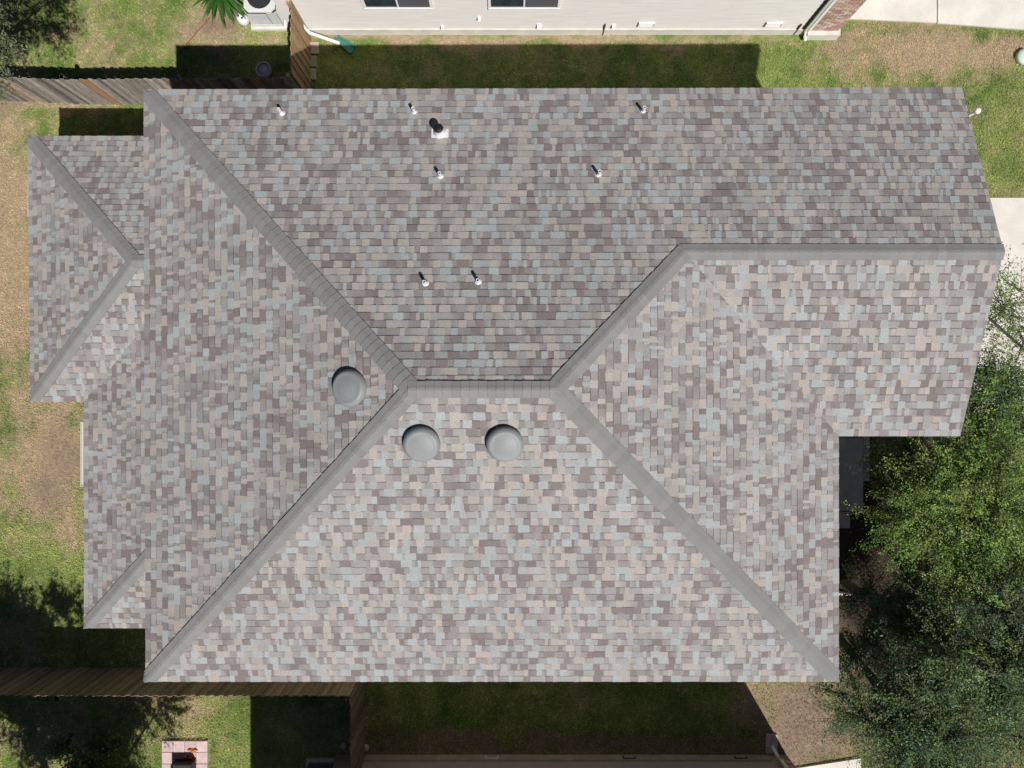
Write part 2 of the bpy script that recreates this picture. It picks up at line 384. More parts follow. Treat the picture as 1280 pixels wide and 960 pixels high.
def caps(P0, P1, sideL, sideR, part, wd=.165, step=.145, bend=0, cmul=1.0, box=None):
    """bent cap shingles from the low end P0 to the high end P1; sideL/sideR are plan directions into the two planes with their fall"""
    P0 = Vector(P0); P1 = Vector(P1); d = P1-P0; L = d.length; d.normalize()
    sides = []
    for s in (sideL, sideR):
        s = Vector(s); s = s - d*s.dot(d); sides.append(s.normalized())
    up = -(sides[0]+sides[1]); up.normalize()
    n = int(L/step)+1
    for k in range(-1 if box else 0, n):
        t0 = k*step - .01; t1 = min(t0 + step + .05, L+.02)
        if t0 > L: break
        j = random.uniform(-.004, .004); c = jit((.222*cmul,.221*cmul,.215*cmul), .07)
        hA, hB = .032, .010
        w0 = wd + random.uniform(-.004, .004); vs = []; cs = []
        for (t, hh) in ((t0, hA+.006), (t1, hB+.006)):
            for e, (s, q) in enumerate(((sides[0], w0), (sides[0], w0*.5), (sides[0], .025), (None, 0), (sides[1], .025), (sides[1], w0*.5), (sides[1], w0))):
                p = P0 + d*t + up*hh
                if s is not None: p = P0 + d*(t+j) + s*q + (up*hh*.55 + up*.015)
                if q == .025: p += up*.004
                vs.append(p); cs.append(tuple(z*(1 if e != 3 else 1.0) for z in c))
        if box: vs = [Vector((min(max(q_.x, box[0]), box[1]), min(max(q_.y, box[2]), box[3]), q_.z)) for q_ in vs]
        m = 7; top = list(vs)
        for p in top: vs.append(p - up*.009)
        cs += [tuple(z*.35 for z in c)]*14
        fs = [(i, i+1, m+i+1, m+i) for i in range(m-1)] + [(2*m+i, 3*m+i, 3*m+i+1, 2*m+i+1) for i in range(m-1)]
        fs += [(i, 2*m+i, 2*m+i+1, i+1) for i in range(m-1)] + [(m+i, m+i+1, 3*m+i+1, 3*m+i) for i in range(m-1)]
        fs += [(0, m, 3*m, 2*m), (m-1, 3*m-1, 4*m-1, 2*m-1)]
        MB().add(vs, fs, cs).build('ridge_cap', M['cap'], part)

mb = MB()
NP = [A, B, W2, W1, R2, R1]; WP = [BL, A, R1]; SP = [BL, BR, R2, R1]; EP = [BR, IC, W1, R2]; WSP = [IC, C, W2, W1]
for pl in (NP, WP, SP, EP, WSP): deck(mb, pl)
roof = mb.build('roof', M['felt'], house)
cells = []
shingle_plane(NP, B, A, cells); shingle_plane(WP, A, BL, cells); shingle_plane(SP, BL, BR, cells)
shingle_plane(EP, BR, IC, cells); shingle_plane(WSP, IC, C, cells)
emit(cells, roof, 300)
p = .349
N_, S_, W_, E_ = (0,1,-p), (0,-1,-p), (-1,0,-p), (1,0,-p)
BX = (X0-.01, X1+.01, Y0-.01, Y1+.01)
caps(A, R1, N_, W_, roof, cmul=.95, box=BX); caps(BL, R1, W_, S_, roof, box=BX); caps(BR, R2, S_, E_, roof, box=BX); caps(W1, R2, N_, E_, roof)
caps((XW, YWR, ZW), (W1[0]-.05, YWR, ZW), N_, S_, roof, wd=.15); caps((R1[0]-.06,YR,ZR+.004), (R2[0]+.05,YR,ZR+.004), N_, S_, roof, wd=.15)
# fascia, soffit, drip edge
def eaves(parent, pts, z, dep=.15, closed=True, inset=.02):
    for i in range(len(pts) - (0 if closed else 1)):
        a = Vector((*pts[i], 0)); b = Vector((*pts[(i+1)%len(pts)], 0)); d = (b-a).normalized(); nrm = Vector((-d.y, d.x, 0))
        m_ = MB(); q = [a+d*.003, b-d*.003, b-d*.003+nrm*.025, a+d*.003+nrm*.025]
        q = [v_+nrm*inset for v_ in q]
        m_.prism([(v_.x, v_.y) for v_ in q], z-.02-dep, z-.022); m_.build('fascia', M['fascia'], parent)
eaves(roof, [(BL[0],Y0),(X1,Y0),(X1,YW),(XW-.03,YW)], ZE, closed=False)
eaves(roof, [(XW,Y1),(X0,Y1),(X0,Y0)], ZE, closed=False)
for (y, q) in ((Y1, B), (YW, C)):
    m_ = MB(); s = 1 if y > YWR else -1
    m_.add([(XW-.03,y,ZE-.18),(XW-.03,YWR,ZW-.16),(XW-.03,YWR,ZW-.02),(XW-.03,y,ZE-.02),(XW-.055,y,ZE-.18),(XW-.055,YWR,ZW-.16),(XW-.055,YWR,ZW-.02),(XW-.055,y,ZE-.02)],
           [(0,1,2,3),(7,6,5,4),(0,4,5,1),(2,6,7,3),(0,3,7,4),(1,5,6,2)]); m_.build('fascia', M['fascia'], roof)
m_ = MB(); m_.prism([(X0+.06,Y0+.06),(X1-.06,Y0+.06),(X1-.06,YW+.06),(8.28,YW+.06),(8.28,Y1-.06),(X0+.06,Y1-.06)], ZE-.17, ZE-.145)
m_.build('soffit', M['white'], roof)
# lower roofs
PA = (-11.25,5.76,ZL); PB = (-11.18,-.41,ZL); AP = (-8.20,2.675,3.725); XE = -9.94; V0 = (XE,-.41,ZL); V1 = (-6.86,2.675,3.725)
LC = (XE,-5.67,ZL); LT = (-6.72,-2.45,ZL+p*3.22)
PWP = [PB, PA, AP]; PNP = [PA, (-6.72,5.76,ZL), (-6.72,2.675,3.725), AP]; PSP = [PB, V0, V1, AP]
LWP = [LC, V0, V1, (-6.72,2.675,3.775), LT]; LSP = [LC, (-6.72,-5.67,ZL), LT]
LWP = [LC, V0, (-6.72, 2.81, ZL+p*3.22), LT]
mb = MB()
for pl in (PWP, PNP, PSP, LWP, LSP): deck(mb, pl)
lroof = mb.build('lower_roof', M['felt'], house)
cells = []
shingle_plane(PWP, PA, PB, cells); shingle_plane(PNP, PNP[1], PA, cells); shingle_plane(PSP, PB, V0, cells)
shingle_plane(LWP, V0, LC, cells); shingle_plane(LSP, LC, LSP[1], cells); emit(cells, lroof, 300)
caps(PA, AP, N_, W_, lroof, cmul=.95, box=(-11.26,0,-.42,5.77)); caps(PB, AP, W_, S_, lroof, box=(-11.2,0,-.42,5.77)); caps(LC, LT, W_, S_, lroof, box=(XE-.01,0,-5.68,5.77)); caps((AP[0]-.05,2.675,3.735), (-6.75,2.675,3.735), N_, S_, lroof, wd=.14)
eaves(lroof, [(-6.75,5.76),(-11.25,5.76),(-11.18,-.41),(XE-.02,-.41)], ZL, closed=False); eaves(lroof, [(XE,-.43),(XE,-5.67),(-6.75,-5.67)], ZL, closed=False)
m_ = MB(); m_.prism([(-11.19,-.35),(-6.8,-.35),(-6.8,5.7),(-11.19,5.7)], ZL-.17, ZL-.145); m_.prism([(XE+.06,-5.61),(-6.8,-5.61),(-6.8,-.354),(XE+.06,-.354)], ZL-.17, ZL-.145)
m_.build('soffit', M['white'], lroof)
def gutter(x, y0, y1, z):
    m_ = MB(); m_.box(x-.055, y0, z-.13, x-.048, y1, z-.02); m_.box(x-.048, y0, z-.13, x, y1, z-.12); m_.box(x-.008,y0,z-.12,x,y1,z-.02)
    m_.box(x-.048, y0, z-.12, x-.008, y0+.008, z-.02); m_.box(x-.048, y1-.008, z-.12, x-.008, y1, z-.02)
    m_.build('gutter', M['white'], lroof, label='short white gutter under the lower west eave')
a = P(33,270,2.6); b = P(33,196,2.6); gutter(a.x+.075, a.y, b.y, 2.60)
a = P(102,608,2.4); b = P(102,528,2.4); gutter(a.x+.05, a.y, b.y, 2.45)

# roof furniture
def slope_z(x, y):
    c = [ZE+p*(Y1-y), ZE+p*(x-X0), ZE+p*(y-Y0)]; return min(c)
def on_roof(px, py):
    z = 7.0
    for _ in range(12): q = P(px, py, z); z = slope_z(q.x, q.y)
    return P(px, py, z)
def dome_vent(px, py, nrm, r, label):
    z = 7.0
    for _ in range(12): q = P(px, py, z+.22); z = slope_z(q.x, q.y)
    nrm = Vector(nrm).normalized(); base = Vector((q.x, q.y, z))
    ax = (nrm*.45 + Vector((0,0,1))*.55).normalized()
    m_ = MB(); u = Vector((0,0,1)).cross(nrm).normalized(); v = nrm.cross(u)
    s = r*1.02; c = [base+nrm*.018+u*a_*s+v*b_*s for a_, b_ in ((-1,-1),(1,-1),(1,1),(-1,1))]
    m_.add(c+[k-nrm*.006 for k in c], [(0,1,2,3),(0,4,5,1),(1,5,6,2),(2,6,7,3),(3,7,4,0)]); 
    m_.lathe(base+nrm*.015, [(r*.62,0),(r*.60,.15)], 28, nrm)
    vo = m_.build('roof_vent', M['ventgrey'], house, label=label)
    d = MB(); prof = [(r*.60,.08),(r*.94,.08),(r*1.0,.088),(r*1.005,.11),(r*.985,.14),(r*.93,.172),(r*.85,.196),(r*.78,.204),(r*.72,.201),(r*.60,.207),(r*.40,.216),(r*.2,.222),(r*.03,.224)]
    d.lathe(base+nrm*.015, prof, 40, nrm); d.build('dome', M['ventgrey'], vo, smooth=True)
    for a_, b_ in ((-1,-1),(1,-1)):
        e = MB(); c = base+nrm*.024+u*a_*s*.93+v*b_*s*.93; e.lathe(c, [(.012,0),(.012,.006)], 8, nrm); e.build('nail_head', M['white'], vo)
dome_vent(438, 485, W_[:2]+(1/p,), .32, 'dome vent on the west slope beside the hip')
dome_vent(526, 553, S_[:2]+(1/p,), .315, 'left dome vent below the main ridge')
dome_vent(631, 553, S_[:2]+(1/p,), .315, 'right dome vent below the main ridge')
nN = Vector((0, p, 1)).normalized()
def pipe_vent(px, py, h=.23, r=.029):
    z = 6.5
    for _ in range(12): q = P(px, py, z+h); z = slope_z(q.x, q.y)
    b = Vector((q.x, q.y, z)); m_ = MB()
    m_.lathe(b+nN*.012, [(.001,.006),(.06,.004),(.062,0)], 20, nN)
    m_.lathe(b, [(r+.018,.0),(r+.012,.04),(r+.004,.07)], 16)
    fo = m_.build('pipe_flashing', M['lead'], house, smooth=True)
    m_ = MB(); n = 16; vs = []
    for rr, zz in ((r,0),(r,h),(r*.72,h),(r*.72,h-.12)):
        for k in range(n): t = 2*math.pi*k/n; vs.append(b+Vector((rr*math.cos(t), rr*math.sin(t), zz)))
    m_.add(vs, [(i*n+k, i*n+(k+1)%n, (i+1)*n+(k+1)%n, (i+1)*n+k) for i in range(3) for k in range(n)] + [tuple(range(3*n,4*n))])
    m_.build('vent_pipe', M['pvc'], fo, smooth=False)
for q in ((348,136),(516,135),(549,216),(750,214),(806,134),(530,352),(597,350)): pipe_vent(*q)
z = 6
for _ in range(12): q = P(548, 160, z+.30); z = slope_z(q.x, q.y)
b = Vector((q.x, q.y, z)); m_ = MB(); u = Vector((1,0,0)); v = nN.cross(u)
c = [b+nN*.016+u*a_*.16+v*b_*.10 for a_, b_ in ((-1,-1),(1,-1),(1,1),(-1,1))]; m_.add(c+[k-nN*.006 for k in c], [(0,1,2,3),(0,4,5,1),(1,5,6,2),(2,6,7,3),(3,7,4,0)])
m_.lathe(b, [(.14,.0),(.10,.08),(.075,.16),(.07,.26)], 20)
fo = m_.build('flue', M['lead'], house, smooth=False, label='wide furnace flue with a dark cap on the north slope')
m_ = MB(); m_.lathe(b+Vector((0,0,.255)), [(.055,0),(.055,.02),(.085,.025),(.088,.04),(.07,.055),(.02,.06)], 20); m_.build('cap', M['black'], fo, smooth=True)

# ------------------------------------------------------------ fences, board by board
def board_mesh(h, wd, mt, name='fence_board'):
    m_ = MB(); e = .02
    pts = [(-wd/2,0),(wd/2,0),(wd/2,h-e),(wd/2-e,h),(-wd/2+e,h),(-wd/2,h-e)]
    vs = [(x_, -.008, z_) for x_, z_ in pts] + [(x_, .008, z_) for x_, z_ in pts]
    m_.add(vs, [(0,1,2,3,4,5),(11,10,9,8,7,6)] + [(i, 6+i, 6+(i+1)%6, (i+1)%6) for i in range(6)])
    return m_.mesh(name, mt)
def fence(label, pts, h, mt, wd=.118, flip=1, special=None, name='fence', lean=0.0):
    p0 = Vector((*pts[0], 0)); root = empty(name, p0, label, 'fence')
    ms = [board_mesh(h*f_, wd, mt) for f_ in (.992, 1, 1.006)]; spm = board_mesh(h*.995, wd, M['woodorange'])
    k = 0
    for i in range(len(pts)-1):
        a = Vector((*pts[i],0)); b = Vector((*pts[i+1],0)); d = (b-a); L = d.length; d.normalize(); ang = math.atan2(d.y, d.x)
        nrm = Vector((-d.y, d.x, 0))*flip; n = max(1, int(L/(wd-.005)))
        for j in range(n):
            me = spm if special and k in special else random.choice(ms)
            o = bpy.data.objects.new('fence_board', me); COL.objects.link(o); o.parent = root
            o.location = a + d*(L*(j+.5)/n) - p0 + nrm*(.028+(.0095 if j % 2 else -.0095)+random.uniform(-.001,.001)) + Vector((0,0,random.uniform(-.012,.006)))
            o.rotation_euler = (random.gauss(0,.001)+lean, random.gauss(0,.002), ang + random.gauss(0,.008)); k += 1
            if me is spm: o['label'] = 'newer orange board'
        for z_ in (.3, h*.5, h-.25):
            m_ = MB(); q = [a, b, b-nrm*.038, a-nrm*.038]; q = [x_+nrm*.017 for x_ in q]
            m_.prism([(x_.x, x_.y) for x_ in q], z_-.045, z_+.045); m_.build('rail', mt, root)
        np_ = max(1, round(L/2.4))
        for j in range(np_+1):
            c = a + d*(L*j/np_) - nrm*.075; m_ = MB(); q = [c+d*.045*sx+nrm*.045*sy for sx, sy in ((-1,-1),(1,-1),(1,1),(-1,1))]
            m_.prism([(x_.x, x_.y) for x_ in q], 0, h-.08); m_.build('post', mt, root)
    return root
g = lambda px, py: tuple(P(px, py)[:2])
fence('weathered grey board fence with a few orange boards along the top left lawn', [g(-160,118), g(-10,124), g(120,129), g(386,127)], 1.56, M['woodgrey'], flip=-1, special={38,56,57,75,93,94})
fence('tan board fence joining the north house wall beside the downspout', [g(387,42), g(387,126)], 1.72, M['woodtan'], flip=1)
fence('dark brown board fence along the bottom left lawn', [g(-160,834), g(120,836), g(455,836)], 1.74, M['woodbrown'], flip=1)
fence('narrow brown board fence running down between bottom lawns', [g(455,840), g(455,990)], 1.74, M['woodbrown'], flip=1)

# ------------------------------------------------------------ north house
nh = empty('house', (-5.9,9.45,0), 'cream sided house with white windows standing along the top of the frame', 'house')
YN = 9.47; xa, xb = -5.9, 7.87
m_ = MB(); m_.prism([(xa,YN),(xb,YN),(xb,18.5),(xa,18.5)], .26, 5.4); m_.prism([(xb,YN-.06),(8.68,YN-.06),(8.68,18.5),(xb,18.5)], .26, 5.4)
m_.build('wall', M['mortar'], nh)
z_ = .27; k = 0
m_ = MB()
while z_ < 5.35:
    x_ = xa
    while x_ < xb:
        x2 = min(xb, x_+random.choice((3.66,2.4,3.0))); o_ = random.uniform(0,.002)
        m_.add([(x_+.001,YN-.020-o_,z_),(x2-.001,YN-.020-o_,z_),(x2-.001,YN-.006,z_+.178),(x_+.001,YN-.006,z_+.178),(x_+.001,YN,z_),(x2-.001,YN,z_)], [(0,1,2,3),(0,4,5,1)])
        x_ = x2
    z_ += .175
m_.build('siding', M['siding'], nh, kind='stuff', label='cream lap siding boards')
MB().box(xa,YN-.05,-.1,xb-.002,YN+.3,.262).build('foundation', M['found'], nh)
MB().box(xb,YN-.19,-.1,8.74,YN+.3,.258).build('foundation', M['found'], nh)
def bricks(x0, x1, y, z0, z1, sgn, parent, pal, bw=.21, bh=.067, lab='red brown bricks with pale joints'):
    m_ = MB(); r = 0; z_ = z0
    while z_ < z1:
        x_ = x0 - (bw/2 if r % 2 else 0)
        while x_ < x1:
            jt = .004+.03*bh; xx0 = max(x0, x_+jt); xx1 = min(x1, x_+bw-jt)
            if xx1-xx0 > .02:
                c = jit(random.choice(pal), .12); ya, yb = sorted((y, y+sgn*(.012+random.uniform(0,.003))))
                m_.box(xx0, ya, z_+jt, xx1, yb, z_+bh-jt, c)
            x_ += bw
        z_ += bh; r += 1
    m_.build('brickwork', M['brick'], parent, kind='stuff', label=lab)
bricks(xb+.005, 8.68, YN-.065, .26, 5.3, -1, nh, [(.40,.25,.20),(.48,.34,.28),(.34,.20,.17),(.55,.45,.38),(.44,.31,.26)])
window(nh, (-3.7-1.99)/2, YN-.02, 1.36, 2.6, 1.60, 'x', -1, dark=1, fr=.07)
window(nh, (-.58+1.19)/2, YN-.02, 1.36, 2.6, 1.66, 'x', -1, dark=1, fr=.07)
def wallp(px, py, Yw):                                    # point on a wall plane y = Yw seen at a pixel
    k = Yw/(480-py); return Vector(((px-640)*k, Yw, H - k*F))
def hood(px, py, lab, s=.06):
    q = wallp(px, py, YN-.03); m_ = MB(); m_.box(q.x-s, q.y-.02, q.z-s, q.x+s, q.y+.012, q.z+s)
    m_.add([(q.x-s*.8,q.y-.02,q.z+s*.7),(q.x+s*.8,q.y-.02,q.z+s*.7),(q.x+s*.8,q.y-.09,q.z-s*.3),(q.x-s*.8,q.y-.09,q.z-s*.3),(q.x-s*.8,q.y-.02,q.z-s*.7),(q.x+s*.8,q.y-.02,q.z-s*.7)],
           [(0,3,2,1),(0,4,3),(1,2,5),(3,4,5,2)]); m_.build('vent_hood', M['white'], nh, label=lab)
hood(553,33,'small white hood low on the wall under the first window', .04); hood(599,22,'small white hood below the second window', .04); hood(674,32,'larger white hood right of the second window', .065); hood(767,32,'white hood above the grass strip', .045)
for px in (755, 997):
    q = wallp(px, 36, YN-.03); m_ = MB(); m_.box(q.x-.015,q.y-.03,.0,q.x+.015,q.y+.01,q.z+.25); m_.build('conduit', M['dark'], nh)
for px in (808, 967):
    q = wallp(px, 31, YN-.05); m_ = MB(); m_.box(q.x-.21,q.y-.02,q.z-.10,q.x-.19,q.y+.02,q.z+.10); m_.box(q.x+.19,q.y-.02,q.z-.10,q.x+.21,q.y+.02,q.z+.10)
    m_.box(q.x-.19,q.y-.02,q.z+.08,q.x+.19,q.y+.02,q.z+.10); m_.box(q.x-.19,q.y-.02,q.z-.10,q.x+.19,q.y+.02,q.z-.08)
    for j in range(4): m_.box(q.x-.19,q.y-.012,q.z-.065+j*.04,q.x+.19,q.y+.015,q.z-.05+j*.04)
    m_.build('wall_grille', M['siding'], nh)
m_ = MB(); m_.tube([(xb-.06,YN-.07,5.2),(xb-.06,YN-.07,.28),(xb-.03,YN-.16,.15),(xb+.0,YN-.25,.09)], .04, 6); m_.build('downspout', M['white'], nh)
m_ = MB(); m_.box(xb-.02,YN-.12,.26,xb+.05,YN-.067,5.2); m_.build('corner_board', M['white'], nh)
m_ = MB(); m_.box(xb-.16,YN-.035,.26,xb-.105,YN-.002,5.2); m_.build('corner_strip', M['black'], nh)
def nroof(parent, x0, x1, y0, y1, z0):
    m_ = MB(); yc = (y0+y1)/2; r = (y1-y0)/2; zt = z0 + r*p
    pts = [(x0,y0,z0),(x1,y0,z0),(x1,y1,z0),(x0,y1,z0),(x0+r,yc,zt),(max(x0+r+.5, x1-r),yc,zt)]
    vs = pts + [(a_,b_,c_-.16) for a_,b_,c_ in pts[:4]]
    m_.add(vs, [(0,1,5,4),(1,2,5),(2,3,4,5),(3,0,4),(0,6,7,1),(1,7,8,2),(2,8,9,3),(3,9,6,0),(6,9,8,7)], (.22,.2,.2)); m_.build('roof', M['shingle'], parent)
nroof(nh, xa-.4, 9.1, YN-.38, 18.9, 5.5)

# downspout extension, splash block, edging pavers by the tan fence
m_ = MB(); a = P(387,41,.45); b = P(424,54,.06)
m_.tube([a+Vector((-.15,.1,.3)), a, a.lerp(b,.9), b], [.045,.045,.045,.045], 8)
tag(m_.build('downspout_pipe', M['pvc'], smooth=False), 'white drain pipe slanting from the tan fence to the green splash block', 'pipe')
a = P(419,50); c0 = [(419,49),(424,47),(444,59),(439,68)]; q = [P(*c) for c in c0]; m_ = MB(); m_.prism([(v_.x,v_.y) for v_ in q][::-1], 0, .04)
for i_, j_ in ((0,3),(1,2)):
    d_ = (q[j_]-q[i_]).normalized(); n_ = Vector((-d_.y,d_.x,0))*.02; m_.prism([tuple((v_)[:2]) for v_ in (q[i_]-n_, q[j_]-n_, q[j_]+n_, q[i_]+n_)], .04, .09)
tag(m_.build('splash_block', M['green']), 'green plastic splash block lying on shaded grass under the drain pipe', 'splash block')
for k, (py0, py1, x0, x1) in enumerate(((53,68,387,399),(70,84,388,396),(86,100,388,395))):
    a = P(x0,py1); b = P(x1,py0); m_ = MB(); m_.bbox(a.x,a.y,-.02,b.x,b.y,.045)
    tag(m_.build('paver', M['paver2']), ['topmost and widest of three tan pavers along the tan fence','middle tan paver along the tan fence','lowest tan paver along the tan fence nearest the roof'][k], 'paver', 'tan pavers beside the tan fence')

# ------------------------------------------------------------ air conditioners
def ac(x0, y0, x1, y1, h, body, label, name='air_conditioner'):
    cx, cy = (x0+x1)/2, (y0+y1)/2; r = empty(name, (cx,cy,0), label, 'air conditioner')
    m_ = MB(); m_.box(x0-.08,y0-.08,-.02,x1+.08,y1+.08,.08); m_.build('pad', M['found'], r)
    m_ = MB(); t = .03
    m_.box(x0+.02,y0+.02,.08,x1-.02,y1-.02,h-.03); m_.build('coil', M['dark'], r)
    m_ = MB(); m_.box(x0,y0,.08,x1,y1,.16); 
    for (a_, b_) in ((x0,y0),(x1-.05,y0),(x0,y1-.05),(x1-.05,y1-.05)): m_.box(a_,b_,.16,a_+.05,b_+.05,h-.05)
    n = 20; R = min(x1-x0,y1-y0)*.40; vs = []; fs = []                      # top plate with a round hole
    for k in range(n):
        t_ = 2*math.pi*k/n; c_, s_ = math.cos(t_), math.sin(t_); f_ = 1/max(abs(c_),abs(s_))
        vs += [(cx+c_*R, cy+s_*R, h+.015), (cx+c_*f_*(x1-x0)/2, cy+s_*f_*(y1-y0)/2, h)]
    for k in range(n): fs.append((2*k,2*k+1,(2*k+3)%(2*n),(2*k+2)%(2*n)))
    b_ = len(vs); vs += [(a1,b1,c1-.05) for a1,b1,c1 in vs]
    for k in range(n): fs.append((2*k+1, b_+2*k+1, b_+(2*k+3)%(2*n), (2*k+3)%(2*n)))
    m_.add(vs, fs); m_.box(x1-.25,y0-.004,.2,x1-.052,y0+.006,h-.06); m_.build('cabinet', body, r)
    m_ = MB()
    for j in range(9):
        z_ = .2 + j*(h-.28)/9
        m_.box(x0-.003,y0-.003,z_,x1-.27,y0+.01,z_+.02); m_.box(x1-.01,y0+.05,z_,x1+.003,y1-.05,z_+.02); m_.box(x0-.003,y0+.05,z_,x0+.01,y1-.05,z_+.02); m_.box(x0+.05,y1-.01,z_,x1-.05,y1+.003,z_+.02)
    m_.build('louvre', body, r)
    m_ = MB()
    for j in range(1,6):
        rr = R*j/5.2
        m_.tube([(cx+rr*math.cos(2*math.pi*k/24), cy+rr*math.sin(2*math.pi*k/24), h+.02) for k in range(25)], .005, 4, False)
    for k in range(8): t_ = math.pi*k/4; m_.tube([(cx,cy,h+.028),(cx+R*math.cos(t_),cy+R*math.sin(t_),h+.018)], .005, 4)
    m_.build('fan_guard', M['dark'], r)
    m_ = MB()
    for k in range(4):
        t_ = math.pi*k/2; e = Vector((math.cos(t_),math.sin(t_),0)); f_ = Vector((-e.y,e.x,0)); c_ = Vector((cx,cy,h-.03))
        m_.add([c_+e*.05, c_+e*R*.9-f_*.03, c_+e*R*.9+f_*.12+Vector((0,0,.02)), c_+e*.05+f_*.05+Vector((0,0,.01))], [(0,1,2,3)])
    m_.build('fan_blade', M['dark'], r)
ac(-6.93,9.60,-6.12,10.4,.82,M['acbody'],'white air conditioner with round fan grille beside the north house')
ac(-5.45,-10.98,-4.80,-10.16,.80,M['acdark'],'blue grey air conditioner in the shade at the bottom edge')
q = P(302,21,.25); m_ = MB(); m_.lathe((q.x,q.y,0), [(.10,.0),(.15,.03),(.165,.14),(.15,.24),(.10,.30),(.03,.325)], 20)
wr = tag(m_.build('jug', M['pvc'], smooth=True), 'round white plastic container with dark holes between the yucca and air conditioner', 'container')
for dx, dy in ((.03,-.055),(.055,.05),(-.06,.0)):
    m_ = MB(); m_.lathe((q.x+dx,q.y+dy,.295), [(.032,0),(.032,.024)], 10); m_.build('hole', M['black'], wr)
m_ = MB(); pts = [P(px_, py_, .02) for px_, py_ in ((262,22),(255,31),(246,40),(238,50),(226,64))]; m_.tube(pts, .018, 6)
tag(m_.build('cord', M['redcord'], smooth=True), 'thin red cord lying across bare soil below the yucca', 'cord')
q = P(334,93); m_ = MB(); m_.tube([(q.x+.19*math.cos(t*math.pi/12), q.y+.19*math.sin(t*math.pi/12), .30) for t in range(25)], .022, 8, False)
m_.lathe((q.x,q.y,0), [(.15,.0),(.185,.28)], 24)
tag(m_.build('tub', M['lilac'], smooth=True), 'round pale lilac tub standing in the fence shadow by the roof edge', 'tub')
q = P(1223,138,1.15); m_ = MB(); m_.tube([(q.x-.12,q.y-.05,0),(q.x-.02,q.y,1.0),(q.x,q.y,1.1)], .042, 8)
m_.lathe((q.x,q.y,1.08), [(.05,0),(.075,.02),(.078,.05),(.06,.09),(.01,.10)], 16)
tag(m_.build('post_lamp', M['white'], smooth=True), 'slim white post with round cap on the grass past the gable end', 'post')
q = P(1282,70,.1); m_ = MB(); m_.lathe((q.x,q.y,0), [(.21,0),(.22,.08),(.20,.12),(.12,.14),(.01,.145)], 20)
tag(m_.build('utility_pedestal', M['palegreen'], smooth=True), 'pale green utility pedestal cut by the right edge of the frame', 'utility box')

# ------------------------------------------------------------ south house
sh = empty('house', (-4.7,-10.03,0), 'house at the bottom edge showing only its tan foundation and brick corner', 'house')
m_ = MB(); m_.prism([(-4.7,-18.5),(7.38,-18.5),(7.38,-10.06),(-4.7,-10.06)], .2, 5.4); m_.build('wall', M['wall'], sh)
MB().box(-4.74,-18,-.1,6.93,-10.0,.24).build('foundation', M['found2'], sh)
m_ = MB(); m_.box(6.932,-10.6,-.05,7.40,-10.0,5.3); m_.build('brick_corner', M['mortar'], sh)
bricks(6.935,7.398,-9.998,.02,5.2,1,sh,[(.36,.25,.18),(.44,.33,.25),(.28,.19,.14),(.5,.41,.34)], lab='brown bricks at the house corner')
m_ = MB(); m_.tube([(7.10,-9.93,5.2),(7.10,-9.93,.45),(7.05,-9.88,.3),(6.98,-9.72,.10)], .045, 8); m_.build('downspout', M['white'], sh)
pb = empty('splash_pad', P(964,929), 'two by three pad of pale pink blocks under the white downspout at the bottom right', 'splash pad')
for a_ in range(2):
    for b_ in range(3):
        p0_ = P(957+a_*7.2, 917+(b_+1)*8.2); p1_ = P(957+(a_+1)*7.2, 917+b_*8.2); m_ = MB(); m_.bbox(p0_.x+.006,p0_.y+.006,-.02,p1_.x-.006,p1_.y-.006,.05,.008); m_.build('paver', M['paver'], pb)
for px in (786, 925, 615):
    q = P(px, 951, .1); s_ = .17; m_ = MB(); m_.box(q.x-s_,-9.998,.08,q.x+s_,-9.975,.21); m_.build('foundation_vent', M['dark'] if px != 615 else M['white'], sh)
    m_ = MB(); m_.box(q.x-s_+.03,-9.974,.10,q.x+s_-.03,-9.965,.19); m_.build('vent_screen', M['found2'], sh)
nroof(sh, -5.08, 7.8, -18.9, -9.62, 5.5)

# ------------------------------------------------------------ driveways and path
dr = empty('driveway', P(1170,10), kind='structure')
e = lambda *a: [tuple(P(*c)[:2]) for c in a]
for poly in (e((1061,24),(1170,29),(1170,-200),(1061,-200)), e((1171.5,29.5),(1290,38),(1290,-200),(1171.5,-200)), e((1291.5,38),(1420,44),(1420,-200),(1291.5,-200))):
    m_ = MB(); m_.prism(poly[::-1] if parea(poly) < 0 else poly, -.05, .035); m_.build('slab', M['concrete'], dr)
dr2 = empty('driveway', P(1250,350), kind='structure')
for x0_, x1_ in ((8.34, 11.3), (11.32, 14.3), (14.32, 17.3), (17.32, 20.3)):
    for y0_, y1_ in ((-.8, 2.1), (2.12, 5.02)):
        m_ = MB(); m_.bbox(x0_, y0_, -.05, x1_, y1_, .035, .006); m_.build('slab', M['concrete'], dr2)
pt = empty('path', P(1065,590), kind='structure')
for (x0_, y0_, x1_, y1_, h_) in ((1040,638,1077,547,.10),(1077.6,601,1086,520,.06),(1040,660,1062,639,.04)):
    a = P(x0_,y0_); b = P(x1_,y1_); m_ = MB(); m_.bbox(a.x,a.y,-.05,b.x,b.y,h_); m_.build('slab', M['path'], pt)
m_ = MB(); m_.tube([P(1040,742,.12), P(1088,744,.05)], .035, 8)
tag(m_.build('drain_pipe', M['stone'], smooth=False), 'short pale drain pipe under the trees right of the main roof', 'pipe')
m_ = MB(); m_.prism([tuple(P(*c)[:2]) for c in ((990,960),(990,1010),(1075,1010),(1075,947))], -.05, .05)
tag(m_.build('pavement', M['concrete']), kind='structure')
